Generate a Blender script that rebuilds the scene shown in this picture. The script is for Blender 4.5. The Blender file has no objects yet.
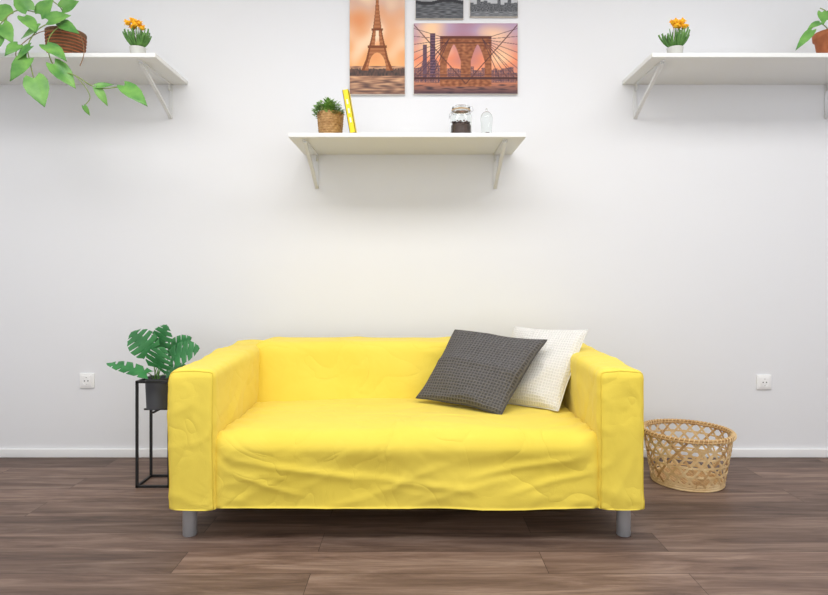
import bpy, math, random
from mathutils import Vector, noise, Matrix
random.seed(7)
V=Vector
F=600.0; D=3.33; CH=1.01; CX=414.0; HY=275.0
def P(px,py,d): return V(((px-CX)*d/F, d-D, CH+(HY-py)*d/F))
def lin(c):
    r=[]
    for x in c[:3]:
        x=x/255.0
        r.append(x/12.92 if x<=0.04045 else ((x+0.055)/1.055)**2.4)
    return tuple(r)
sc=bpy.context.scene
sc.view_settings.view_transform='Standard'
sc.view_settings.look='None'

# ---------------------------------------------------------------- materials
def mat(name,rgb,rough=.6,metal=0,bump=None,var=None,trans=0,spec=.5,sheen=0,wrinkle=None):
    m=bpy.data.materials.new(name); m.use_nodes=True
    nt=m.node_tree; b=nt.nodes['Principled BSDF']; L=nt.links.new
    c=lin(rgb)+(1,)
    b.inputs['Base Color'].default_value=c
    b.inputs['Roughness'].default_value=rough
    b.inputs['Metallic'].default_value=metal
    b.inputs['Transmission Weight'].default_value=trans
    b.inputs['Specular IOR Level'].default_value=spec
    b.inputs['Sheen Weight'].default_value=sheen
    tc=nt.nodes.new('ShaderNodeTexCoord')
    if var:
        n=nt.nodes.new('ShaderNodeTexNoise'); n.inputs['Scale'].default_value=var[0]; n.inputs['Detail'].default_value=4
        L(tc.outputs['Object'],n.inputs['Vector'])
        r=nt.nodes.new('ShaderNodeValToRGB'); r.color_ramp.elements[0].position=.32; r.color_ramp.elements[1].position=.68
        r.color_ramp.elements[0].color=lin(var[1])+(1,); r.color_ramp.elements[1].color=c
        L(n.outputs['Fac'],r.inputs['Fac']); L(r.outputs['Color'],b.inputs['Base Color'])
    last=None
    if wrinkle:
        for (scl,dist,strg,dst) in wrinkle:
            n=nt.nodes.new('ShaderNodeTexNoise'); n.inputs['Scale'].default_value=scl; n.inputs['Detail'].default_value=2; n.inputs['Distortion'].default_value=dist
            L(tc.outputs['Object'],n.inputs['Vector'])
            s=nt.nodes.new('ShaderNodeMath'); s.operation='SUBTRACT'; s.inputs[1].default_value=.5; L(n.outputs['Fac'],s.inputs[0])
            a=nt.nodes.new('ShaderNodeMath'); a.operation='ABSOLUTE'; L(s.outputs[0],a.inputs[0])
            p=nt.nodes.new('ShaderNodeMath'); p.operation='POWER'; p.inputs[1].default_value=.6; L(a.outputs[0],p.inputs[0])
            bp=nt.nodes.new('ShaderNodeBump'); bp.inputs['Strength'].default_value=strg; bp.inputs['Distance'].default_value=dst
            L(p.outputs[0],bp.inputs['Height'])
            if last: L(last.outputs['Normal'],bp.inputs['Normal'])
            last=bp
    if bump:
        n=nt.nodes.new('ShaderNodeTexNoise'); n.inputs['Scale'].default_value=bump[0]; n.inputs['Detail'].default_value=3
        L(tc.outputs['Object'],n.inputs['Vector'])
        bp=nt.nodes.new('ShaderNodeBump'); bp.inputs['Strength'].default_value=bump[1]; bp.inputs['Distance'].default_value=bump[2]
        L(n.outputs['Fac'],bp.inputs['Height'])
        if last: L(last.outputs['Normal'],bp.inputs['Normal'])
        last=bp
    if last: L(last.outputs['Normal'],b.inputs['Normal'])
    return m
M_wall=mat('wall_paint',(234,235,238),.85,bump=(180,.12,.002),spec=.2)
M_ceil=mat('ceiling_paint',(242,242,242),.9)
M_base=mat('baseboard_paint',(245,245,246),.4)
M_shelf=mat('shelf_white',(232,233,232),.45)
M_bracket=mat('bracket_white',(224,225,226),.35)
M_sofa=mat('yellow_cotton',(242,218,92),.9,bump=(420,.25,.002),var=(3,(238,213,84)),spec=.1,sheen=.15,wrinkle=((3.2,1.2,.7,.014),(8,.8,.4,.005)))
M_seam_shade=mat('yellow_seam_shaded',(226,198,70),.9)  # piping in a darker yellow, seam shading painted into its colour
M_leg=mat('leg_metal',(176,178,182),.35,metal=.35)
M_black=mat('black_metal',(26,26,28),.45)
M_potg=mat('pot_anthracite',(76,78,84),.6)
M_soil=mat('soil',(50,36,26),.95,bump=(60,.8,.01))
M_leafD=mat('monstera_leaf',(66,142,80),.42,var=(12,(38,110,56)))
M_leafP=mat('pothos_leaf',(124,178,84),.42,var=(14,(66,130,56)))
M_leafS=mat('succulent_leaf',(150,190,96),.5,var=(40,(92,146,62)))
M_leafG=mat('grass_leaf',(112,160,78),.5,var=(30,(70,122,52)))
M_stem=mat('stem',(128,150,74),.6)
M_stemb=mat('vine_brown',(134,100,66),.7)
M_terr=mat('terracotta',(200,122,80),.8,var=(25,(176,100,64)))
M_wickd=mat('wicker_dark',(136,98,66),.75,var=(40,(104,72,48)))
M_wick=mat('wicker_pot',(204,164,110),.75,var=(60,(160,118,72)))
M_cane=mat('cane',(232,206,160),.6,var=(14,(210,174,122)))
M_cane2=mat('cane_dark',(208,170,118),.65,var=(20,(178,136,88)))
M_orange=mat('orange_petal',(255,206,64),.7,var=(90,(255,178,40)),spec=.1)
M_whitepot=mat('white_pot',(206,206,200),.4)
M_ybook=mat('book_yellow',(250,222,30),.5)
M_paper=mat('paper',(240,236,222),.8)
M_coffee=mat('coffee_beans',(96,66,52),.5,var=(150,(56,38,34)))
M_cork=mat('cork',(200,174,140),.8)
M_steel=mat('steel_wire',(180,180,182),.25,metal=1)
M_plastic=mat('outlet_plastic',(247,247,247),.3)
M_hole=mat('outlet_hole',(60,60,60),.6)
M_canvas=mat('canvas_edge',(222,214,204),.8)
def glassmat():
    m=bpy.data.materials.new('clear_glass'); m.use_nodes=True
    b=m.node_tree.nodes['Principled BSDF']
    b.inputs['Base Color'].default_value=(.95,.97,.96,1); b.inputs['Roughness'].default_value=.02
    b.inputs['Transmission Weight'].default_value=1; b.inputs['IOR'].default_value=1.3
    return m
M_glass=glassmat()
def attrmat(name):
    m=bpy.data.materials.new(name); m.use_nodes=True
    nt=m.node_tree;b=nt.nodes['Principled BSDF']; b.inputs['Roughness'].default_value=.7; b.inputs['Specular IOR Level'].default_value=.2
    a=nt.nodes.new('ShaderNodeAttribute'); a.attribute_name='print'
    nt.links.new(a.outputs['Color'],b.inputs['Base Color']); return m
M_print=attrmat('canvas_print')

def wafflemat(name,hi,lo,k,dist=.004):
    m=bpy.data.materials.new(name); m.use_nodes=True
    nt=m.node_tree;b=nt.nodes['Principled BSDF']; b.inputs['Roughness'].default_value=.9
    b.inputs['Specular IOR Level'].default_value=.15
    uv=nt.nodes.new('ShaderNodeUVMap'); uv.uv_map='UVMap'
    nn=nt.nodes.new('ShaderNodeTexNoise'); nn.inputs['Scale'].default_value=14; nn.inputs['Detail'].default_value=2
    nt.links.new(uv.outputs['UV'],nn.inputs['Vector'])
    ms_=nt.nodes.new('ShaderNodeVectorMath'); ms_.operation='SCALE'; ms_.inputs['Scale'].default_value=.018
    nt.links.new(nn.outputs['Color'],ms_.inputs[0])
    va=nt.nodes.new('ShaderNodeVectorMath'); va.operation='ADD'; nt.links.new(uv.outputs['UV'],va.inputs[0]); nt.links.new(ms_.outputs[0],va.inputs[1])
    sp=nt.nodes.new('ShaderNodeSeparateXYZ'); nt.links.new(va.outputs[0],sp.inputs[0])
    def mth(op,a,bv=None):
        n=nt.nodes.new('ShaderNodeMath'); n.operation=op
        for i,x in enumerate((a,bv)):
            if x is None: continue
            if isinstance(x,(int,float)): n.inputs[i].default_value=x
            else: nt.links.new(x,n.inputs[i])
        return n.outputs[0]
    sx=mth('ABSOLUTE',mth('SINE',mth('MULTIPLY',sp.outputs[0],k*math.pi)))
    sy=mth('ABSOLUTE',mth('SINE',mth('MULTIPLY',sp.outputs[1],k*math.pi)))
    h=mth('POWER',mth('SUBTRACT',1.0,mth('MINIMUM',sx,sy)),1.3)
    r=nt.nodes.new('ShaderNodeMix'); r.data_type='RGBA'
    r.inputs[6].default_value=lin(lo)+(1,); r.inputs[7].default_value=lin(hi)+(1,)  # weave pits coloured darker: their shade is painted in on top of the bump
    nt.links.new(h,r.inputs[0]); nt.links.new(r.outputs[2],b.inputs['Base Color'])
    bp=nt.nodes.new('ShaderNodeBump'); bp.inputs['Strength'].default_value=.9; bp.inputs['Distance'].default_value=dist
    nt.links.new(h,bp.inputs['Height']); nt.links.new(bp.outputs['Normal'],b.inputs['Normal'])
    return m
M_cg=wafflemat('grey_waffle',(126,123,122),(76,74,74),30)
M_cw=wafflemat('white_waffle',(246,244,240),(222,220,216),30,.003)

def floormat():
    m=bpy.data.materials.new('wood_laminate'); m.use_nodes=True
    nt=m.node_tree;b=nt.nodes['Principled BSDF']; L=nt.links.new
    tc=nt.nodes.new('ShaderNodeTexCoord')
    br=nt.nodes.new('ShaderNodeTexBrick')
    br.offset=.37; br.offset_frequency=2; br.squash=1
    br.inputs['Scale'].default_value=1; br.inputs['Brick Width'].default_value=1.28; br.inputs['Row Height'].default_value=.16
    br.inputs['Mortar Size'].default_value=.0012; br.inputs['Mortar Smooth'].default_value=.3; br.inputs['Bias'].default_value=0
    br.inputs['Color1'].default_value=(0,0,0,1); br.inputs['Color2'].default_value=(1,1,1,1); br.inputs['Mortar'].default_value=(.5,.5,.5,1)
    mp0=nt.nodes.new('ShaderNodeMapping'); mp0.inputs['Location'].default_value=(.35,.02,0)
    L(tc.outputs['Object'],mp0.inputs['Vector']); L(mp0.outputs[0],br.inputs['Vector'])
    mu=nt.nodes.new('ShaderNodeVectorMath'); mu.operation='MULTIPLY'; mu.inputs[1].default_value=(7.3,3.1,11)
    L(br.outputs['Color'],mu.inputs[0])
    ad=nt.nodes.new('ShaderNodeVectorMath'); ad.operation='ADD'; L(tc.outputs['Object'],ad.inputs[0]); L(mu.outputs[0],ad.inputs[1])
    def gr(sx,sy,det,dist):
        mp=nt.nodes.new('ShaderNodeMapping'); mp.inputs['Scale'].default_value=(sx,sy,1); L(ad.outputs[0],mp.inputs['Vector'])
        n=nt.nodes.new('ShaderNodeTexNoise'); n.inputs['Scale'].default_value=1; n.inputs['Detail'].default_value=det; n.inputs['Distortion'].default_value=dist
        n.inputs['Roughness'].default_value=.65
        L(mp.outputs[0],n.inputs['Vector']); return n
    g1=gr(1.8,17,6,.9); g2=gr(6,80,4,.3)
    r1=nt.nodes.new('ShaderNodeValToRGB'); e=r1.color_ramp.elements
    e[0].position=.3; e[0].color=lin((90,72,64))+(1,); e[1].position=.72; e[1].color=lin((160,139,126))+(1,)
    x=e.new(.5); x.color=lin((127,105,94))+(1,)
    L(g1.outputs['Fac'],r1.inputs['Fac'])
    r2=nt.nodes.new('ShaderNodeValToRGB'); e=r2.color_ramp.elements
    e[0].position=.3; e[0].color=(.68,.67,.66,1); e[1].position=.6; e[1].color=(1,1,1,1)
    L(g2.outputs['Fac'],r2.inputs['Fac'])
    m1=nt.nodes.new('ShaderNodeMix'); m1.data_type='RGBA'; m1.blend_type='MULTIPLY'; m1.inputs[0].default_value=.8
    L(r1.outputs[0],m1.inputs[6]); L(r2.outputs[0],m1.inputs[7])
    r3=nt.nodes.new('ShaderNodeValToRGB'); e=r3.color_ramp.elements
    e[0].position=0; e[0].color=(.66,.64,.63,1); e[1].position=1; e[1].color=(1.05,1.02,1.0,1)
    L(br.outputs['Color'],r3.inputs['Fac'])
    m2=nt.nodes.new('ShaderNodeMix'); m2.data_type='RGBA'; m2.blend_type='MULTIPLY'; m2.inputs[0].default_value=1
    L(m1.outputs[2],m2.inputs[6]); L(r3.outputs[0],m2.inputs[7])
    m3=nt.nodes.new('ShaderNodeMix'); m3.data_type='RGBA'; m3.inputs[7].default_value=lin((62,48,42))+(1,)
    L(br.outputs['Fac'],m3.inputs[0]); L(m2.outputs[2],m3.inputs[6])
    L(m3.outputs[2],b.inputs['Base Color'])
    b.inputs['Roughness'].default_value=.5; b.inputs['Specular IOR Level'].default_value=.3
    bp=nt.nodes.new('ShaderNodeBump'); bp.inputs['Strength'].default_value=.15; bp.inputs['Distance'].default_value=.003
    L(g2.outputs['Fac'],bp.inputs['Height']); L(bp.outputs['Normal'],b.inputs['Normal'])
    return m
M_floor=floormat()

# ---------------------------------------------------------------- mesh builder
class MB:
    def __init__(s): s.v=[];s.f=[];s.mi=[];s.mats=[]
    def m(s,mt):
        if mt not in s.mats: s.mats.append(mt)
        return s.mats.index(mt)
    def add(s,vs,fs,mt):
        o=len(s.v); s.v+= [tuple(v) for v in vs]; k=s.m(mt)
        for f in fs: s.f.append(tuple(i+o for i in f)); s.mi.append(k)
        return o
    def box(s,lo,hi,mt,bev=0):
        if bev<=0:
            vs=[(x,y,z) for x in (lo[0],hi[0]) for y in (lo[1],hi[1]) for z in (lo[2],hi[2])]
            s.add(vs,[(0,1,3,2),(4,6,7,5),(0,4,5,1),(2,3,7,6),(0,2,6,4),(1,5,7,3)],mt)
        else: soft_box(s,lo,hi,bev,mt,edge=True)
    def tube(s,path,r,mt,n=8,cap=True):
        path=[V(p) for p in path]; rs=r if isinstance(r,(list,tuple)) else [r]*len(path)
        vs=[];fs=[]; up=None
        for i,p in enumerate(path):
            t=(path[min(i+1,len(path)-1)]-path[max(i-1,0)]).normalized()
            if up is None:
                up=V((0,0,1)) if abs(t.z)<.9 else V((1,0,0))
            a=t.cross(up).normalized(); b2=a.cross(t).normalized(); up=b2
            for j in range(n):
                th=2*math.pi*j/n; vs.append(p+(a*math.cos(th)+b2*math.sin(th))*rs[i])
        for i in range(len(path)-1):
            for j in range(n):
                fs.append((i*n+j,i*n+(j+1)%n,(i+1)*n+(j+1)%n,(i+1)*n+j))
        if cap:
            fs.append(tuple(range(n))[::-1]); fs.append(tuple((len(path)-1)*n+j for j in range(n)))
        s.add(vs,fs,mt)
    def lathe(s,c,prof,mt,n=32,fn=None):
        vs=[];fs=[]
        for (r,z) in prof:
            for j in range(n):
                th=2*math.pi*j/n; rr=r if fn is None else r+fn(th,z)
                vs.append((c[0]+rr*math.cos(th),c[1]+rr*math.sin(th),c[2]+z))
        for i in range(len(prof)-1):
            for j in range(n): fs.append((i*n+j,i*n+(j+1)%n,(i+1)*n+(j+1)%n,(i+1)*n+j))
        s.add(vs,fs,mt)
    def leaf(s,base,tip,nrm,W,mt,kind='pothos',fold=.18,droop=.12):
        base=V(base);tip=V(tip);a=tip-base;L=a.length;t_=a.normalized()
        sd=t_.cross(V(nrm)).normalized(); n=sd.cross(t_).normalized()
        prof={'pothos':[(0,.5),(.1,.85),(.25,1),(.45,.92),(.65,.64),(.8,.38),(.92,.14),(1,0)],
              'monstera':[(0,.7),(.12,.95),(.35,1),(.6,.88),(.8,.62),(.93,.3),(1,0)],
              'oval':[(0,.15),(.2,.7),(.5,1),(.8,.75),(.95,.3),(1,0)],
              'blade':[(0,.6),(.3,1),(.7,.7),(1,0)]}[kind]
        def w(t):
            for i in range(len(prof)-1):
                if t<=prof[i+1][0]:
                    k=(t-prof[i][0])/(prof[i+1][0]-prof[i][0]); k=k*k*(3-2*k) if kind!='blade' else k
                    return prof[i][1]*(1-k)+prof[i+1][1]*k
            return 0
        R={'pothos':14,'monstera':60,'oval':6,'blade':6}[kind]; C={'pothos':8,'monstera':10,'oval':4,'blade':2}[kind]
        lobe={'pothos':.16,'monstera':.22,'oval':0,'blade':0}[kind]
        vs=[];fs=[]
        for i in range(R+1):
            t=i/R
            for j in range(C+1):
                q=2*j/C-1; aq=abs(q); ww=w(t)*W/2
                if kind=='monstera':
                    ph=(t*4.6+.1*(1 if q>0 else -1)+.4)%1
                    if ph<.2 and .05<t<.93: ww*=.36
                al=t-lobe*aq**1.4*(1-t)**4
                if kind=='monstera': al+=.16*aq**1.5*(1-t)*(ww/(W/2))
                hgt=fold*aq*ww-droop*L*(t-.35)**2-.25*droop*L*aq*aq
                vs.append(base+t_*(al*L)+sd*(q*ww)+n*hgt)
        for i in range(R):
            for j in range(C):
                k=i*(C+1)+j; fs.append((k,k+1,k+C+2,k+C+1))
        s.add(vs,fs,mt)
    def obj(s,name,smooth=True,parent=None,auto=None):
        me=bpy.data.meshes.new(name); me.from_pydata(s.v,[],s.f)
        for m_ in s.mats: me.materials.append(m_)
        me.polygons.foreach_set('material_index',s.mi)
        me.update()
        if smooth:
            me.polygons.foreach_set('use_smooth',[True]*len(me.polygons))
            if auto: me.set_sharp_from_angle(angle=math.radians(auto))
        o=bpy.data.objects.new(name,me); sc.collection.objects.link(o)
        if parent: o.parent=parent
        return o
def empty(name):
    o=bpy.data.objects.new(name,None); sc.collection.objects.link(o); return o

def rounder(lo,hi,r,disp=None,flatbot=False):
    lo=V(lo);hi=V(hi)
    def f(p):
        q=V([min(max(p[i],lo[i]+(0 if (flatbot and i==2) else r)),hi[i]-r) for i in range(3)])
        d=V(p)-q
        if d.length>1e-9:
            n=d.normalized(); p2=q+n*r
        else:
            n=V((0,0,-1)); p2=V(p)
        if disp: p2=disp(p2,n)
        return p2
    return f
def soft_box(mb,lo,hi,r,mt,sp=.015,disp=None,edge=False,flatbot=False):
    f=rounder(lo,hi,r,disp,flatbot)
    def axis(i):
        a,b=lo[i],hi[i]
        if edge:
            return [a,a+r*.3,a+r*.65,a+r,b-r,b-r*.65,b-r*.3,b]
        m=4; n=max(4,int((b-a-2*r)/sp))
        return [a+r*k/m for k in range(m)]+[a+r+(b-a-2*r)*k/n for k in range(n+1)]+[b-r+r*k/m for k in range(1,m+1)]
    A=[axis(i) for i in range(3)]; N=[len(a)-1 for a in A]
    idx={};vs=[];fs=[]
    def g(i,j,k):
        if (i,j,k) not in idx:
            idx[(i,j,k)]=len(vs); vs.append(f((A[0][i],A[1][j],A[2][k])))
        return idx[(i,j,k)]
    for i in range(N[0]):
        for j in range(N[1]):
            fs.append((g(i,j,0),g(i,j+1,0),g(i+1,j+1,0),g(i+1,j,0)))
            k=N[2]; fs.append((g(i,j,k),g(i+1,j,k),g(i+1,j+1,k),g(i,j+1,k)))
    for i in range(N[0]):
        for k in range(N[2]):
            fs.append((g(i,0,k),g(i+1,0,k),g(i+1,0,k+1),g(i,0,k+1)))
            j=N[1]; fs.append((g(i,j,k),g(i,j,k+1),g(i+1,j,k+1),g(i+1,j,k)))
    for j in range(N[1]):
        for k in range(N[2]):
            fs.append((g(0,j,k),g(0,j,k+1),g(0,j+1,k+1),g(0,j+1,k)))
            i=N[0]; fs.append((g(i,j,k),g(i,j+1,k),g(i,j+1,k+1),g(i,j,k+1)))
    mb.add(vs,fs,mt)
    return f

# ---------------------------------------------------------------- room
def slab(name,lo,hi,mt):
    b=MB(); b.box(lo,hi,mt); return b.obj(name,smooth=False)
XL,XR,YB,ZC=-2.7,3.0,-4.6,3.0
slab('floor',(XL-.1,YB,-.1),(XR+.1,.1,0),M_floor)
slab('wall_back',(XL-.1,0,0),(XR+.1,.1,ZC),M_wall)
slab('wall_left',(XL-.1,YB,0),(XL,0,ZC),M_wall)
slab('wall_right',(XR,YB,0),(XR+.1,0,ZC),M_wall)
slab('ceiling',(XL-.1,YB,ZC),(XR+.1,.1,ZC+.1),M_ceil)
def baseboard(name,lo,hi):
    b=MB(); b.box(lo,hi,M_base,bev=.004); b.obj(name,auto=40)
baseboard('baseboard_back',(XL,-.014,0),(XR,0,.048))
baseboard('baseboard_left',(XL,YB,0),(XL+.014,-.014,.048))
baseboard('baseboard_right',(XR-.014,YB,0),(XR,-.014,.048))

# ---------------------------------------------------------------- sofa
sofa=empty('sofa')
def nz(x,y,z): return noise.noise(V((x,y,z)))
def ridge(x,y,z): return (1-abs(nz(x,y,z))*2.2)
def crease(x,y,z,p=5): return max(0,1-abs(nz(x,y,z))*2.0)**p
SL,SR=-.930,.876; AW=.178; FY=-1.07; BY=-.19
def sm(a,b,x):
    t=min(max((x-a)/(b-a),0),1); return t*t*(3-2*t)
def arm_disp(side):
    x0=SL+AW/2 if side<0 else SR-AW/2
    def d(p,n):
        k=(p.y-FY)/(BY-FY)
        q=V(p)
        hz=(p.z-.11)/.54
        a=.006*nz(p.x*5+side*9,p.y*5,p.z*2.5)
        a+=.005*crease(p.x*3+side*3,p.y*3+p.z*1,p.z*3+p.x*2,4)+.0035*crease(p.x*8+side,p.y*6-p.z*3,p.z*6,5)
        q+=n*(a-.002)
        if n.y<-.5: q.y-=.008*math.sin(hz*math.pi)
        q.z+= .018*k*hz
        if n.z>.5: q.z+=.007*math.cos((p.x-x0)/(AW/2)*math.pi/2)
        low=max(0,(.24-p.z)/.13)
        if n.z>-.9:
            q+=V((n.x,n.y,0))*(.006*low*nz(p.x*9+side,p.y*9,1.5)+.003*low)
        if p.z<.15: q.z+=.004*nz(p.x*7,p.y*7,side*4.0)
        return q
    return d
def pipe(mb,f,pts,r=.0028):
    out=[]
    for a,b in zip(pts[:-1],pts[1:]):
        a=V(a);b=V(b); n=max(2,int((b-a).length/.015))
        for i in range(n): out.append(f(tuple(a.lerp(b,i/n))))
    out.append(f(tuple(pts[-1])))
    mb.tube(out,r,M_seam_shade,n=6)
ZB=.124
for side,nm in ((-1,'arm_left'),(1,'arm_right')):
    lo=(SL if side<0 else SR-AW,FY,ZB); hi=(SL+AW if side<0 else SR,BY,.648)
    mb=MB(); f=soft_box(mb,lo,hi,.029,M_sofa,sp=.012,disp=arm_disp(side),flatbot=True)
    pipe(mb,f,[(lo[0],lo[1],lo[2]+.002),(lo[0],lo[1],hi[2]),(hi[0],lo[1],hi[2]),(hi[0],lo[1],lo[2]+.002)])
    mb.obj(nm,parent=sofa)
def back_disp(p,n):
    q=V(p); a=.006*nz(p.x*2.2,p.y*4,p.z*4)+.003*ridge(p.x*3,p.y*3,p.z*6+p.x*2)
    a+=.005*crease(p.x*1.5+2,p.y*3,p.z*7+p.x*1.2,4)
    q+=n*a
    if p.z>.4: q.y+=.06*(p.z-.4)/.28*(1 if n.y<.3 else .1)
    if n.z>.4: q.z+=.006*nz(p.x*3,1,2)
    e=min(abs(p.x-(SL+AW)),abs(p.x-(SR-AW)))
    if n.y<-.3: q.y+=.012*math.exp(-e/.05)
    return q
mb=MB(); f=soft_box(mb,(SL+AW-.03,-.47,.13),(SR-AW+.03,BY+.002,.679),.045,M_sofa,sp=.014,disp=back_disp,flatbot=True)
mb.obj('backrest',parent=sofa)
def seat_disp(p,n):
    q=V(p)
    u=(p.x-SL-AW)/(SR-SL-2*AW); u=min(max(u,0.0),1.0)
    edge=min(sm(0,.05,u),1-sm(.95,1,u))
    if n.y<-.3:
        w=-n.y
        bl=.020*math.exp(-((p.z-.35)/.05)**2)
        q.y-=w*bl*edge
        low=1-sm(.24,.36,p.z)
        s=.2+.8*low
        fold=.010*nz(p.x*1.6+3,1.3,p.z*4+p.x*1.2)
        fold+=.006*crease(p.x*1.1+1,2.1,p.z*6+p.x*1.6,2.5)
        fold+=.005*crease(p.x*1.6+7,5.1,p.z*8-p.x*2.4,3)
        fold+=.003*crease(p.x*4+2,8.1,p.z*6-p.x*3,4)
        q.y-=w*(fold*s-.002)*(.3+.7*edge)
        for (z0,z1,u0,u1,am,wd) in ((.34,.22,0.0,.40,.009,.013),(.28,.17,.0,.26,.007,.012),(.25,.20,.28,.72,.0065,.013),
                                    (.23,.34,.64,1.0,.009,.013),(.18,.26,.74,1.0,.006,.011)):
            if u0<=u<=u1:
                t=(u-u0)/(u1-u0); c=z0+(z1-z0)*t+.010*math.sin(t*4+z0*30)
                q.y-=w*am*math.exp(-((p.z-c)/wd)**2)*max(0,math.sin(math.pi*t))
        if p.z<.16: q.z+=.005*nz(p.x*3.5,.4,.2)
        q.y-=w*.004*low
    if n.z>.3:
        q.z+=.022*max(0,math.sin(math.pi*u))**.5*n.z*(.6+.4*math.sin(math.pi*(p.y-FY)/.65))
        q.z+=.007*nz(p.x*2,p.y*5,0)+.005*crease(p.x*1.2,p.y*5+p.x,4,4)
        for cx,s in ((SL+AW,1),(SR-AW,-1)):
            dx=abs(p.x-cx)
            q.z+=.004*math.sin((p.y+dx*.9)*60)*math.exp(-dx/.10)
    return q
mb=MB(); f=soft_box(mb,(SL+AW-.03,FY+.016,ZB+.001),(SR-AW+.03,-.40,.403),.05,M_sofa,sp=.0095,disp=seat_disp,flatbot=True)
mb.obj('seat',parent=sofa)
mb=MB()
for lx in (P(189.5,500,2.33).x,P(624,500,2.33).x):
    for ly in (-.995,-.29):
        mb.lathe((lx,ly,0),[(0,0),(.025,0),(.027,.003),(.027,.15),(0,.15)],M_leg,n=28)
mb.obj('legs',parent=sofa,auto=40)

# ---------------------------------------------------------------- cushions
def cushion(name,c,th,mt,seed):
    TL,TR,BR,BL=[V(x) for x in c]; n=44
    nrm=((TR-TL)+(BR-BL)).cross((BL-TL)+(BR-TR)).normalized()
    if nrm.y>0: nrm=-nrm
    vs=[];fs=[];uvs=[]
    def pt(u,v,s):
        U=2*u-1;W=2*v-1
        k1=.05+.04*nz(seed,U*1.5,W*1.5)
        U2=U*(1-k1*(1-W*W)*abs(U)**3 ); W2=W*(1-k1*(1-U*U)*abs(W)**3)
        a=(U2+1)/2;b=(W2+1)/2
        p=TL*(1-a)*(1-b)+TR*a*(1-b)+BR*a*b+BL*(1-a)*b
        e=max(0,(1-U*U)*(1-W*W))
        h=th*e**.42
        h+=(.014*nz(u*2.5+seed,v*2.5,s)+.012*crease(u*2+v*1.5,v*2+seed,s,3))*min(1,4*e)
        p=p+nrm*(h*s)
        p+=nrm*.014*nz(u*2.0+seed,v*2.0,9)
        return p
    idx={}
    for s in (1,-1):
        for i in range(n+1):
            for j in range(n+1):
                u=i/n;v=j/n
                if (i in(0,n) or j in (0,n)):
                    if (i,j) not in idx: idx[(i,j)]=len(vs); vs.append(pt(u,v,0)); uvs.append((u,v))
                    idx[(i,j,s)]=idx[(i,j)]
                else:
                    idx[(i,j,s)]=len(vs); vs.append(pt(u,v,s)); uvs.append((u,v))
        for i in range(n):
            for j in range(n):
                q=(idx[(i,j,s)],idx[(i,j+1,s)],idx[(i+1,j+1,s)],idx[(i+1,j,s)])
                fs.append(q if s>0 else q[::-1])
    mb=MB(); mb.add(vs,fs,mt)
    ring=[pt(i/n,0,0) for i in range(n)]+[pt(1,i/n,0) for i in range(n)]+[pt(1-i/n,1,0) for i in range(n)]+[pt(0,1-i/n,0) for i in range(n+1)]
    mb.tube(ring,.003,mt,n=6)
    o=mb.obj(name)
    l=o.data.uv_layers.new(name='UVMap')
    for lp in o.data.loops:
        l.data[lp.index].uv=uvs[lp.vertex_index] if lp.vertex_index<len(uvs) else (0,0)
    return o
cushion('throw_pillow',[P(455,330,2.88),P(547,340,2.70),P(501,415,2.52),P(416,398,2.74)],.062,M_cg,1)
cushion('throw_pillow.001',[P(514,327,2.94),P(588,330,2.77),P(558,411,2.59),P(490,403,2.82)],.058,M_cw,5)

# ---------------------------------------------------------------- shelves
def shelf(name,x0,x1,zu,bx,dep=.42,th=.022):
    mb=MB()
    mb.box((x0,-dep,zu),(x1,0,zu+th),M_shelf,bev=.003)
    for x in bx:
        w=.011
        mb.box((x-w,-.006,zu-.19),(x+w,-.0005,zu),M_bracket,bev=.0015)
        mb.box((x-w,-.385,zu-.006),(x+w,-.004,zu-.0005),M_bracket,bev=.0015)
        mb.box((x-.002,-.04,zu-.04),(x+.002,-.003,zu-.003),M_bracket)
        pts=[]
        for i in range(13):
            t=i/12; y=-.006-.362*t; z=zu-.186+.176*(t**.92)
            pts.append(V((x,y,z)))
        for a,b in zip(pts[:-1],pts[1:]):
            d=(b-a).normalized(); nn=V((1,0,0)).cross(d).normalized()
            vs=[]
            for p in (a,b):
                for sx,sn in ((-1,-1),(1,-1),(1,1),(-1,1)):
                    vs.append(p+V((sx*w*.8,0,0))+nn*(sn*.006))
            mb.add(vs,[(0,1,5,4),(1,2,6,5),(2,3,7,6),(3,0,4,7),(0,3,2,1),(4,5,6,7)],M_bracket)
    return mb.obj(name,auto=35)
ZM=1.678; ZS=2.066
wx=lambda px:(px-CX)*D/F
shelf('bracket_shelf',wx(304),wx(512),ZM,(wx(317),wx(495)))
shelf('bracket_shelf.001',wx(188)-1.2,wx(188),ZS,(wx(171),wx(171)-1.04))
shelf('bracket_shelf.002',wx(622),wx(622)+1.2,ZS,(wx(635),wx(635)+1.06))
TM=ZM+.022; TS=ZS+.022

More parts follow.
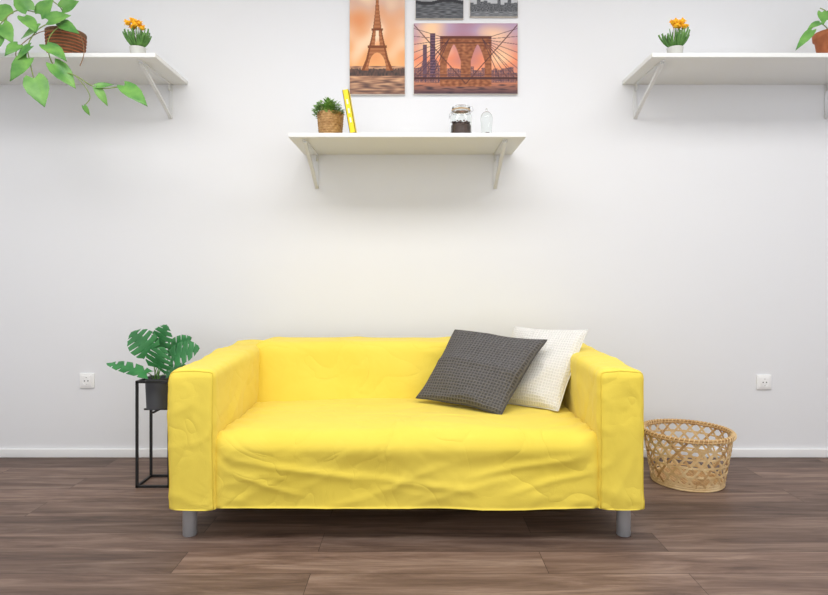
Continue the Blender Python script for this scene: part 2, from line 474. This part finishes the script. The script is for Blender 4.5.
# ---------------------------------------------------------------- canvases
def mix(a,b,t):
    t=min(max(t,0),1); return tuple(a[i]*(1-t)+b[i]*t for i in range(3))
def canvas(name,px0,px1,py0,py1,fn,nx,ny):
    d=D-.02; s=F/d
    x0=(px0-CX)/s;x1=(px1-CX)/s;z1=CH+(HY-py0)/s;z0=CH+(HY-py1)/s
    mb=MB(); mb.box((x0,-.0195,z0),(x1,-.0005,z1),M_canvas,bev=.002)
    nb=len(mb.v)
    vs=[];fs=[];cols=[]
    for j in range(ny+1):
        for i in range(nx+1):
            u=i/nx;v=j/ny
            vs.append((x0+(x1-x0)*(.004+.992*u),-.0201,z0+(z1-z0)*(.004+.992*v))); cols.append(lin(fn(u,v)))
    for j in range(ny):
        for i in range(nx):
            k=j*(nx+1)+i; fs.append((k,k+1,k+nx+2,k+nx+1))
    mb.add(vs,fs,M_print)
    o=mb.obj(name,smooth=False)
    ca=o.data.color_attributes.new('print','FLOAT_COLOR','POINT')
    for i in range(len(mb.v)):
        c=cols[i-nb] if i>=nb else (.7,.6,.5); ca.data[i].color=(c[0],c[1],c[2],1)
    return o
def eiffel(u,v):
    c=mix((246,178,120),(240,186,148),(v-.25)/.4); c=mix(c,(214,184,172),(v-.6)/.4)
    k=nz(u*3,v*5,3); c=mix(c,(252,222,190),max(0,k)*1.8); c=mix(c,(232,148,94),max(0,-k)*1.1)
    if v<.26:
        c=mix((140,108,94),(204,152,118),v/.26); k=nz(u*5,v*60,1); c=mix(c,(96,76,72),max(0,k)*1.5); c=mix(c,(238,192,150),max(0,-k)*1.0)
    sk=.235+.045*max(0,nz(u*9,0,7))+.02*nz(u*40,3,3)
    if .17<v<sk: c=mix((108,84,76),(72,66,66),nz(u*30,v*30,0)+.4)
    U=u-.5; a=abs(U)
    pts=[(.22,.29),(.33,.20),(.44,.15),(.52,.11),(.60,.080),(.75,.042),(.9,.020),(.97,.006)]
    hw=None
    for i in range(len(pts)-1):
        if pts[i][0]<=v<=pts[i+1][0]:
            t=(v-pts[i][0])/(pts[i+1][0]-pts[i][0]); hw=pts[i][1]*(1-t)+pts[i+1][1]*t
    if hw:
        inside=a<hw
        if v<.43:
            arch=.16*math.sqrt(max(0,1-((v-.22)/.165)**2)) if v<.385 else 0
            if a<arch: inside=False
        elif v<.59:
            if a<hw*.3: inside=False
        if inside:
            lt=math.sin((U+v*.6)*150)*math.sin((U-v*.6)*150)
            c=mix((150,90,60),(198,134,92),.5+.6*lt)
            if a>hw*.8: c=(132,78,52)
    for pv,pw,ph in ((.44,.175,.014),(.60,.105,.011)):
        if abs(v-pv)<ph and a<pw: c=(128,76,52)
    return c
def bridge(u,v):
    c=mix((248,172,120),(238,146,112),v/.5); c=mix(c,(186,158,182),(v-.5)/.4)
    k=nz(u*3,v*4,5); c=mix(c,(255,210,168),max(0,k)*1.5); c=mix(c,(170,120,136),max(0,-k)*1.1)
    h=.36+.12*nz(math.floor(u*26)*1.7,0,2)+.10*math.exp(-((u-.16)/.08)**2)
    if v<h and v>.15:
        c=mix((96,76,90),(158,108,98),nz(u*60,v*40,1)+.5)
        if math.sin(u*260)>.3 and math.sin(v*190)>.2: c=mix(c,(232,160,116),.5)
    if .155<u<.205 and v<.86 and v>.2: c=mix((76,62,84),(128,96,108),.5+.5*math.sin(v*160))
    if .085<u<.125 and v<.7 and v>.2: c=(108,84,98)
    if v<.16:
        c=mix((88,70,78),(204,132,100),v/.16); k=nz(u*10,v*60,1); c=mix(c,(62,52,62),max(0,k)*1.5)
    tx=(u-.50)/.25
    if abs(tx)<1 and v<.82 and v>.10:
        ins=True
        for cx in (-.46,.46):
            d=abs(tx-cx)
            if d<.27 and v<.40+.24*(1-(d/.27)**1.4)+.06 and v>.24: ins=False
        if ins:
            c=mix((130,78,58),(188,124,86),.5+.8*nz(u*30,v*30,2))
            if v>.78: c=(106,64,54)
            if abs(v-.72)<.008: c=(102,62,52)
            if math.sin(v*150)>.9: c=mix(c,(112,70,56),.5)
    def line(x0,y0,x1,y1,w):
        dx=x1-x0;dy=(y1-y0)/1.5; L=math.hypot(dx,dy); px=u-x0;py=(v-y0)/1.5
        t=(px*dx+py*dy)/(L*L)
        return 0<=t<=1 and abs(px*dy-py*dx)/L<w
    for sx in (-1,1):
        for e in (.34,.42,.50):
            if line(.5+sx*.16,.78,.5+sx*e,.18,.0035): c=mix(c,(86,58,64),.8)
        for k in range(7):
            if line(.5+sx*(.22),.80-.07*k*.3,.5+sx*.55,.95-.13*k,.003): c=mix(c,(84,60,72),.75)
    if line(.0,.98,.5,.14,.005) or line(1,.98,.5,.14,.005): c=mix(c,(92,60,58),.8)
    if abs(v-(.22))<.016: c=(84,58,58)
    if abs(v-.27)<.006: c=(112,76,70)
    return c
def grey_sea(u,v):
    k=nz(u*3,v*9,2); c=mix((128,130,134),(196,198,202),.5+k)
    if v<.5: c=mix((74,76,80),(124,126,130),.5+nz(u*8,v*40,1))
    if abs(v-.5+.05*math.sin(u*7))<.05: c=(60,60,64)
    return c
def grey_city(u,v):
    c=mix((170,172,176),(216,218,222),v)
    h=.45+.25*nz(math.floor(u*14)*2.3,0,4)
    if v<h: c=mix((70,72,76),(130,132,136),.5+nz(u*40,v*40,1))
    if v<.16: c=mix((96,98,102),(150,152,156),.5+nz(u*10,v*60,1))
    return c
canvas('eiffel_tower_canvas',349.5,405,-14,94.5,eiffel,130,240)
canvas('bridge_canvas',413.5,518,23,94,bridge,260,180)
canvas('city_canvas',415.5,463.5,-15,18.5,grey_sea,90,60)
canvas('city_canvas.001',470,518,-15,16.5,grey_city,90,60)

# ---------------------------------------------------------------- outlets
def outlet(name,px,py):
    c=P(px,py,D); mb=MB(); h=.041
    mb.box((c.x-h,-.009,c.z-h),(c.x+h,0,c.z+h),M_plastic,bev=.004)
    mb.box((c.x-.030,-.0125,c.z-.030),(c.x+.030,-.008,c.z+.030),M_plastic,bev=.0018)
    vs=[];fs=[];n=28;prof=[(.0225,-.0127),(.021,-.0140),(.0195,-.0127),(.019,-.0128),(0,-.0128)]
    for r,y in prof:
        for j in range(n):
            t=2*math.pi*j/n; vs.append((c.x+r*math.cos(t),y,c.z+r*math.sin(t)))
    for i in range(len(prof)-1):
        for j in range(n): fs.append((i*n+j,i*n+(j+1)%n,(i+1)*n+(j+1)%n,(i+1)*n+j))
    mb.add(vs,fs,M_plastic)
    for sx in (-1,1): mb.tube([(c.x+sx*.0095,-.0135,c.z),(c.x+sx*.0095,-.010,c.z)],.0034,M_hole,n=10)
    for sz in (-1,1): mb.box((c.x-.003,-.0135,c.z+sz*.0185-.0012),(c.x+.003,-.012,c.z+sz*.0185+.0012),M_steel)
    mb.obj(name,auto=35)
outlet('power_outlet',87.5,380.5); outlet('power_outlet.001',763.5,382)

# ---------------------------------------------------------------- basket
bc=V((1.340,2.945-D,0)); BH=.250
def br(z):
    t=z/BH; return .160+.043*t**.8
mb=MB()
def ribbon(fn,n,w,mt,th=.0016):
    c=[fn(i/n) for i in range(n+1)]; vs=[];fs=[]
    for i,p in enumerate(c):
        t=(c[min(i+1,n)]-c[max(i-1,0)]).normalized(); o=V((p.x-bc.x,p.y-bc.y,0))
        o=o.normalized() if o.length>1e-4 else V((0,0,1))
        sd=t.cross(o).normalized()
        for a,b in ((-1,-1),(1,-1),(1,1),(-1,1)): vs.append(p+sd*(a*w/2)+o*(b*th/2))
    for i in range(n):
        for j in range(4): fs.append((i*4+j,i*4+(j+1)%4,i*4+4+(j+1)%4,i*4+4+j))
    mb.add(vs,fs,mt)
N=22
for k in range(N):
    for s in (-1,1):
        th0=2*math.pi*(k+(.5 if s>0 else 0))/N
        def fn(t,s=s,th0=th0):
            z=.004+(BH-.01)*t; th=th0+s*1.05*t
            r=br(z)+.0014*s*math.cos(t*math.pi*7)
            return V((bc.x+r*math.cos(th),bc.y+r*math.sin(th),z))
        ribbon(fn,36,.010,M_cane if (k+s)%4 else M_cane2,.002)
for i in range(5):
    z0=.030+.042*i
    def fn(t,z0=z0):
        th=2*math.pi*t; r=br(z0)+.0018*math.sin(th*N)
        return V((bc.x+r*math.cos(th),bc.y+r*math.sin(th),z0))
    ribbon(fn,160,.009,M_cane,.002)
for r_,z_,rr in ((.0,BH,.006),(.005,BH-.010,.005),(-.005,BH-.010,.005)):
    mb.tube([(bc.x+(br(BH)+r_)*math.cos(2*math.pi*i/72),bc.y+(br(BH)+r_)*math.sin(2*math.pi*i/72),z_) for i in range(73)],rr,M_cane2,n=8,cap=False)
wr=[]
for i in range(1200):
    th=2*math.pi*i/1200; ph=th*64; wr.append((bc.x+(br(BH)+.011*math.cos(ph))*math.cos(th),bc.y+(br(BH)+.011*math.cos(ph))*math.sin(th),BH-.006+.012*math.sin(ph)))
mb.tube(wr,.0024,M_cane,n=5)
for z_ in (.006,.016):
    mb.tube([(bc.x+.162*math.cos(2*math.pi*i/60),bc.y+.162*math.sin(2*math.pi*i/60),z_) for i in range(61)],.006,M_cane,n=8,cap=False)
for k in range(-9,10):
    o=k*.0165; h=math.sqrt(max(.001,.156**2-o*o))
    mb.box((bc.x-h,bc.y+o-.006,.010),(bc.x+h,bc.y+o+.006,.0115),M_cane)
    mb.box((bc.x+o-.006,bc.y-h,.0115),(bc.x+o+.006,bc.y+h,.013),M_cane2)
mb.obj('wicker_basket',auto=40)

# ---------------------------------------------------------------- plant stand + monstera
st=empty('plant_stand')
x0=P(137,0,2.85).x; x1=x0+.152; y0=2.85-D; y1=y0+.152; r=.0055; H=.508
mb=MB()
for x in (x0,x1):
    for y in (y0,y1): mb.box((x-r,y-r,0),(x+r,y+r,H),M_black)
for z in (.006,H-.006):
    mb.box((x0-r,y0-r,z-r),(x1+r,y0+r,z+r),M_black); mb.box((x0-r,y1-r,z-r),(x1+r,y1+r,z+r),M_black)
    mb.box((x0-r,y0-r,z-r),(x0+r,y1+r,z+r),M_black); mb.box((x1-r,y0-r,z-r),(x1+r,y1+r,z+r),M_black)
cx=(x0+x1)/2; cy=(y0+y1)/2
mb.box((x0,cy-.004,.352),(x1,cy+.004,.36),M_black); mb.box((cx-.004,y0,.352),(cx+.004,y1,.36),M_black)
mb.obj('frame',smooth=False,parent=st)
ms=empty('potted_monstera')
mb=MB()
pz=.3605; cx-=.010
mb.lathe((cx,cy,pz),[(0,0),(.046,0),(.051,.004),(.057,.145),(.058,.15),(.054,.15),(.052,.135),(0,.132)],M_potg,n=40)
mb.lathe((cx,cy,pz),[(.052,.134),(.03,.139),(0,.137)],M_soil,n=30)
mb.obj('pot',parent=ms,auto=45)
mb=MB()
soil=V((cx,cy,pz+.135))
def stalk(mb,a,b,r,mt,n=10,bend=(0,0,0)):
    a=V(a);b=V(b);bend=V(bend)
    mb.tube([a.lerp(b,i/n)+bend*math.sin(math.pi*i/n) for i in range(n+1)],[r*(1-.4*i/n) for i in range(n+1)],mt,n=7)
MS=[((150,350),(131,332),26,2.90,(.1,-1,.5)),
    ((160,349),(165,325),22,2.96,(-.1,-1,.3)),
    ((171,357),(198,347),24,2.88,(.2,-1,.7)),
    ((157,368),(163,348),27,2.86,(0,-1,.35)),
    ((168,350),(190,337),16,3.0,(.1,-1,.5)),
    ((147,373),(107,361),17,2.84,(0,-.5,1)),
    ((166,375),(184,364),13,2.97,(.1,-.7,.6))]
for (b0,t0,w,d,nr) in MS:
    a=P(b0[0],b0[1],d); t=P(t0[0],t0[1],d-.03)
    stalk(mb,soil+V((random.uniform(-.015,.015),random.uniform(-.015,.015),0)),a,.003,M_leafG,bend=((a.x-soil.x)*-.15,0,.01))
    mb.leaf(a,t,nr,w*d/F*1.1,M_leafD,'monstera',fold=.12,droop=.15)
mb.obj('foliage',parent=ms)

# ---------------------------------------------------------------- mid shelf objects
c=P(330.5,0,3.07); c=V((c.x,c.y,TM))
mb=MB()
def wv(th,z): return .0022*math.sin(th*18+ (math.floor(z/.012)%2)*math.pi)
prof=[(0,.0),(.050,.0)]+[(.054+.012*(i/24)**.7,.002+.134*i/24) for i in range(25)]+[(.062,.138),(.060,.126),(0,.122)]
mb.lathe(c,prof,M_wick,n=72,fn=lambda th,z: wv(th,z) if .001<z<.135 else 0)
for i in range(11):
    zz=.008+.0125*i; rr=.055+.012*(zz/.136)**.7
    mb.tube([(c.x+rr*math.cos(2*math.pi*k/36),c.y+rr*math.sin(2*math.pi*k/36),c.z+zz) for k in range(37)],.0022,M_wick,n=5,cap=False)
mb.lathe(c,[(.060,.122),(0,.128)],M_soil,n=24)
for i in range(460):
    th=random.uniform(0,2*math.pi); q=math.sqrt(random.random())
    rr=.070*q; hh=.212-.050*q*q+random.uniform(-.03,.012)
    b=c+V((rr*math.cos(th)-.010,rr*math.sin(th),hh-.02)); dr=V((math.cos(th)*(.3+q),math.sin(th)*(.3+q),random.uniform(.2,1))).normalized()
    mb.leaf(b,b+dr*random.uniform(.016,.024),V((-dr.x*.5,-.6,1)),.014,M_leafS,'oval',fold=.3,droop=.2)
    if i%5==0: mb.tube([(c.x+rr*.3*math.cos(th),c.y+rr*.3*math.sin(th),c.z+.122),tuple(b)],.0012,M_stem,n=5)
mb.obj('potted_succulent')
mb=MB(); bw,bd,bh=.030,.10,.212
ang=math.radians(-10)
b0=P(356.5,0,2.95); ox=b0.x
def rotp(p):
    x,z=p[0],p[2]; return (ox+x*math.cos(ang)+z*math.sin(ang), b0.y+p[1]-0.035, TM+z*math.cos(ang)-x*math.sin(ang))
def rbox(lo,hi,mt):
    o=len(mb.v); mb.box(lo,hi,mt)
    for i in range(o,len(mb.v)): mb.v[i]=rotp(mb.v[i])
rbox((-bw,0,0),(-bw+.003,bd,bh),M_ybook); rbox((-.003,0,0),(0,bd,bh),M_ybook)
rbox((-bw,0,0),(0,.003,bh),M_ybook); rbox((-bw+.003,.003,.004),(-.003,bd-.004,bh-.004),M_paper)
for k in range(3): rbox((-bw+.011,-.0006,.05+.045*k),(-.011,0.0005,.074+.045*k),M_paper)
zmin=min(v[2] for v in mb.v); mb.v=[(v[0],v[1],v[2]-zmin+TM) for v in mb.v]
mb.obj('yellow_book',smooth=False)
c=P(461,0,3.06); c=V((c.x,c.y,TM+.0005))
mb=MB()
mb.lathe(c,[(0,0),(.048,0),(.055,.006),(.056,.02),(.056,.115),(.052,.130),(.044,.138),(.044,.144),(.041,.144),(.041,.137),(.049,.128),(.0525,.114),(.0525,.02),(.051,.009),(.0,.006)],M_glass,n=48)
mb.lathe(c,[(0,.152),(.046,.152),(.047,.156),(.046,.164),(.038,.169),(0,.170)],M_glass,n=48)
mb.lathe(c,[(.047,.144),(.049,.148),(.047,.152),(.043,.152)],M_cork,n=40)
mb.lathe(c,[(0,.008),(.050,.010),(.0515,.02),(.0515,.070),(.03,.078),(0,.074)],M_coffee,n=40,fn=lambda th,z: -.0015*abs(math.sin(th*11+z*300)))
for i in range(120):
    th=random.uniform(0,6.28); rr=.046*math.sqrt(random.random()); q=c+V((rr*math.cos(th),rr*math.sin(th),.078+random.uniform(-.004,.010)))
    mb.tube([q+V((-.005,0,0)),q,q+V((.005,random.uniform(-.003,.003),0))],[.002,.004,.002],M_coffee,n=6)
mb.tube([(c.x+.050*math.cos(2*math.pi*k/40),c.y+.050*math.sin(2*math.pi*k/40),c.z+.138) for k in range(41)],.0014,M_steel,n=5,cap=False)
mb.tube([c+V((.050,0,.138)),c+V((.062,-.004,.148)),c+V((.058,-.004,.166)),c+V((.03,0,.176)),c+V((0,0,.171))],.0014,M_steel,n=5)
mb.tube([c+V((-.050,-.005,.138)),c+V((-.060,-.006,.125)),c+V((-.060,-.006,.105)),c+V((-.056,-.006,.12))],.0014,M_steel,n=5)
mb.obj('glass_jar',auto=50)
c=P(486.5,0,3.04); c=V((c.x,c.y,TM+.0005))
mb=MB()
mb.lathe(c,[(0,0),(.029,0),(.031,.004),(.031,.010),(.0,.012)],M_cork,n=36)
o_=[(.027,.0125)]+[(.027,.05),(.030,.085)]+[(.031*math.cos(a*math.pi/16),.100+.038*math.sin(a*math.pi/16)) for a in range(0,9)]
i_=[(max(r-.0012,0),z-(.0012 if z>.1 else 0)) for r,z in o_][::-1]
mb.lathe(c,o_+i_,M_glass,n=36)
mb.tube([c+V((0,0,.137)),c+V((0,0,.144)),c+V((0,0,.149)),c+V((0,0,.153))],[.002,.005,.005,.002],M_glass,n=12)
for i in range(26):
    th=random.uniform(0,6.28); rr=.02*random.random(); q=c+V((rr*math.cos(th),rr*math.sin(th),.017+random.uniform(0,.012)))
    mb.tube([q+V((-.004,0,0)),q,q+V((.004,0,0))],[.002,.004,.002],M_coffee,n=6)
mb.obj('glass_cloche',auto=50)

# ---------------------------------------------------------------- flowers on side shelves
def flower(name,px,seed):
    random.seed(seed)
    c=P(px,0,2.99); c=V((c.x,c.y,TS)); mb=MB()
    mb.lathe(c,[(0,0),(.030,0),(.033,.003),(.039,.048),(.040,.052),(.037,.052),(.035,.045),(0,.042)],M_whitepot,n=36)
    mb.lathe(c,[(.036,.044),(0,.048)],M_soil,n=20)
    for i in range(75):
        th=random.uniform(0,6.28); lean=random.uniform(.15,1.0); L=random.uniform(.06,.105)
        b=c+V((.02*math.cos(th),.02*math.sin(th),.044)); dr=V((math.cos(th)*lean,math.sin(th)*lean,1)).normalized()
        nn=V((math.cos(th),math.sin(th),.4))
        mb.leaf(b,b+dr*L,nn,.009,M_leafG,'blade',fold=.2,droop=.35)
    for i,(dx,dz) in enumerate(((-.030,.160),(-.008,.174),(.017,.166),(-.014,.146),(.030,.144),(.008,.152))):
        h=c+V((dx,random.uniform(-.05,-.02),dz))
        mb.tube([c+V((0,0,.045)),(c+V((dx*.3,0,.1))),h],.0014,M_stem,n=5)
        # ruffled double bloom: a small puffy head with petals around it
        R0=.0125
        prof=[(R0*math.sin(math.pi*a/10),-R0*math.cos(math.pi*a/10)) for a in range(11)]
        mb.lathe(h,prof,M_orange,n=20,fn=lambda th,z: .0018*math.sin(th*7+z*700) if abs(z)<R0*.95 else 0)
        for k in range(14):
            th=2*math.pi*k/14; ph=random.uniform(-.5,.9)
            dr=V((math.cos(th)*math.cos(ph),math.sin(th)*math.cos(ph),math.sin(ph)))
            mb.leaf(h+dr*.006,h+dr*.021,V((-.2,-1,.8)),.012,M_orange,'oval',fold=.3,droop=.3)
    mb.obj(name)
flower('potted_flower',138,3); flower('potted_flower.001',675,5)

# ---------------------------------------------------------------- pothos (left)
random.seed(11)
c=P(66,0,3.09); c=V((c.x,c.y,TS)); mb=MB()
prof=[(0,0),(.07,0)]+[(.074+.018*(i/20)**.6,.003+.15*i/20) for i in range(21)]+[(.095,.156),(.095,.166),(.088,.166),(.086,.15),(0,.145)]
mb.lathe(c,prof,M_wickd,n=48)
for i in range(9):
    zz=.012+.0160*i; rr=.0755+.018*(zz/.15)**.6
    mb.tube([(c.x+rr*math.cos(2*math.pi*k/40),c.y+rr*math.sin(2*math.pi*k/40),c.z+zz) for k in range(41)],.003,M_terr,n=5,cap=False)
mb.lathe(c,[(.086,.152),(0,.158)],M_soil,n=24)
top=c+V((0,0,.155))
def vine(pts,r=.0026,mt=M_stem):
    out=[];Q=[pts[0]]+pts+[pts[-1]]
    for i in range(1,len(Q)-2):
        for k in range(8):
            t=k/8; a,b,c_,d_=Q[i-1],Q[i],Q[i+1],Q[i+2]
            out.append(.5*((2*b)+(c_-a)*t+(2*a-5*b+4*c_-d_)*t*t+(3*b-3*c_+d_-a)*t**3))
    out.append(pts[-1]); mb.tube(out,r,mt,n=6)
vine([top,P(60,22,2.98),P(40,28,2.86),P(28,45,2.83),P(30,62,2.83),P(34,80,2.83)])
vine([top,P(58,28,2.95),P(48,42,2.85),P(54,66,2.83),P(76,76,2.83),P(98,88,2.82),P(125,86,2.82)])
vine([top,P(50,18,2.98),P(20,10,2.9),P(2,22,2.86),P(-10,40,2.86)])
vine([top,P(62,10,3.0),P(44,-4,2.96),P(30,-10,2.95)])
vine([P(76,76,2.83),P(86,88,2.82),P(90,98,2.81),P(84,106,2.81)],r=.002)
vine([top,P(70,26,2.98),P(80,34,2.95),P(84,52,2.88),P(80,66,2.86)],r=.002,mt=M_stemb)
vine([top,P(56,30,2.93),P(36,34,2.86),P(16,52,2.83),P(24,70,2.83)],r=.002,mt=M_stemb)
LP=[((30,46),(14,60),14,2.82),((27,58),(8,80),19,2.82),((34,78),(44,106),23,2.81),((54,64),(76,88),19,2.81),
    ((46,44),(66,58),16,2.83),((38,28),(20,38),17,2.84),((48,20),(70,14),17,2.9),((40,14),(52,-2),18,2.92),
    ((28,10),(14,-6),18,2.9),((24,16),(36,30),15,2.86),((8,16),(-8,6),20,2.88),((2,24),(12,42),16,2.85),((-4,34),(-12,56),18,2.84),
    ((124,85),(147,104),17,2.81),((97,88),(108,106),9,2.81),((84,106),(90,116),5,2.8),((96,86),(114,84),7,2.81),
    ((60,22),(78,32),12,2.93),((62,8),(78,0),16,2.98),((30,-8),(14,-16),16,2.94),
    ((18,44),(4,54),12,2.83)]
for i,(b_,t_,w,d) in enumerate(LP):
    a=P(b_[0],b_[1],d); t=P(t_[0],t_[1],d-random.uniform(-.03,.05))
    mb.leaf(a,t,(random.uniform(-.5,.5),-1,random.uniform(.2,.9)),w*d/F,M_leafP,'pothos',fold=.22,droop=random.uniform(.08,.25))
mb.obj('potted_pothos')

random.seed(4)
c=P(833,0,3.05); c=V((c.x,c.y,TS)); mb=MB()
mb.lathe(c,[(0,0),(.06,0),(.063,.004),(.080,.12),(.088,.122),(.090,.150),(.082,.150),(.080,.135),(0,.132)],M_terr,n=44)
mb.lathe(c,[(.08,.137),(0,.142)],M_soil,n=20)
top=c+V((0,0,.14))
vine([top,P(822,24,2.98),P(812,28,2.95),P(805,38,2.93)],r=.0024)
vine([top,P(828,14,3.0),P(820,8,3.0)],r=.0024)
vine([top,P(850,14,3.0),P(868,22,2.97)],r=.0024)
for b_,t_,w,d in (((812,30),(796,49),9,2.92),((820,22),(808,28),8,2.95),((822,12),(824,24),10,2.97),((826,14),(838,20),16,2.97),((832,8),(846,2),18,3.0),((868,22),(880,40),18,2.95),((850,14),(860,0),18,3.0)):
    mb.leaf(P(b_[0],b_[1],d),P(t_[0],t_[1],d-.03),(random.uniform(-.4,.4),-1,.6),w*d/F,M_leafP,'pothos')
mb.obj('potted_ivy')

# ---------------------------------------------------------------- light
w=bpy.data.worlds.new('world'); sc.world=w; w.use_nodes=True
w.node_tree.nodes['Background'].inputs[0].default_value=(.955,.978,1,1); w.node_tree.nodes['Background'].inputs[1].default_value=1.4
def area(name,loc,rot,sx,sy,e,col=(1,1,1)):
    l=bpy.data.lights.new(name,'AREA'); l.shape='RECTANGLE'; l.size=sx; l.size_y=sy; l.energy=e; l.color=col
    o=bpy.data.objects.new(name,l); o.location=loc; o.rotation_euler=rot; sc.collection.objects.link(o)
area('ceiling_lamp',(0.1,-1.9,2.97),(0,0,0),4.6,.9,80,(1,.985,.965))

cam=bpy.data.cameras.new('camera'); co=bpy.data.objects.new('camera',cam); sc.collection.objects.link(co)
co.location=(0,-D,CH); co.rotation_euler=(math.pi/2,0,0)
cam.sensor_fit='HORIZONTAL'; cam.sensor_width=36; cam.lens=36*F/828; cam.shift_y=-(297.5-HY)/828; cam.clip_start=.05
sc.camera=co
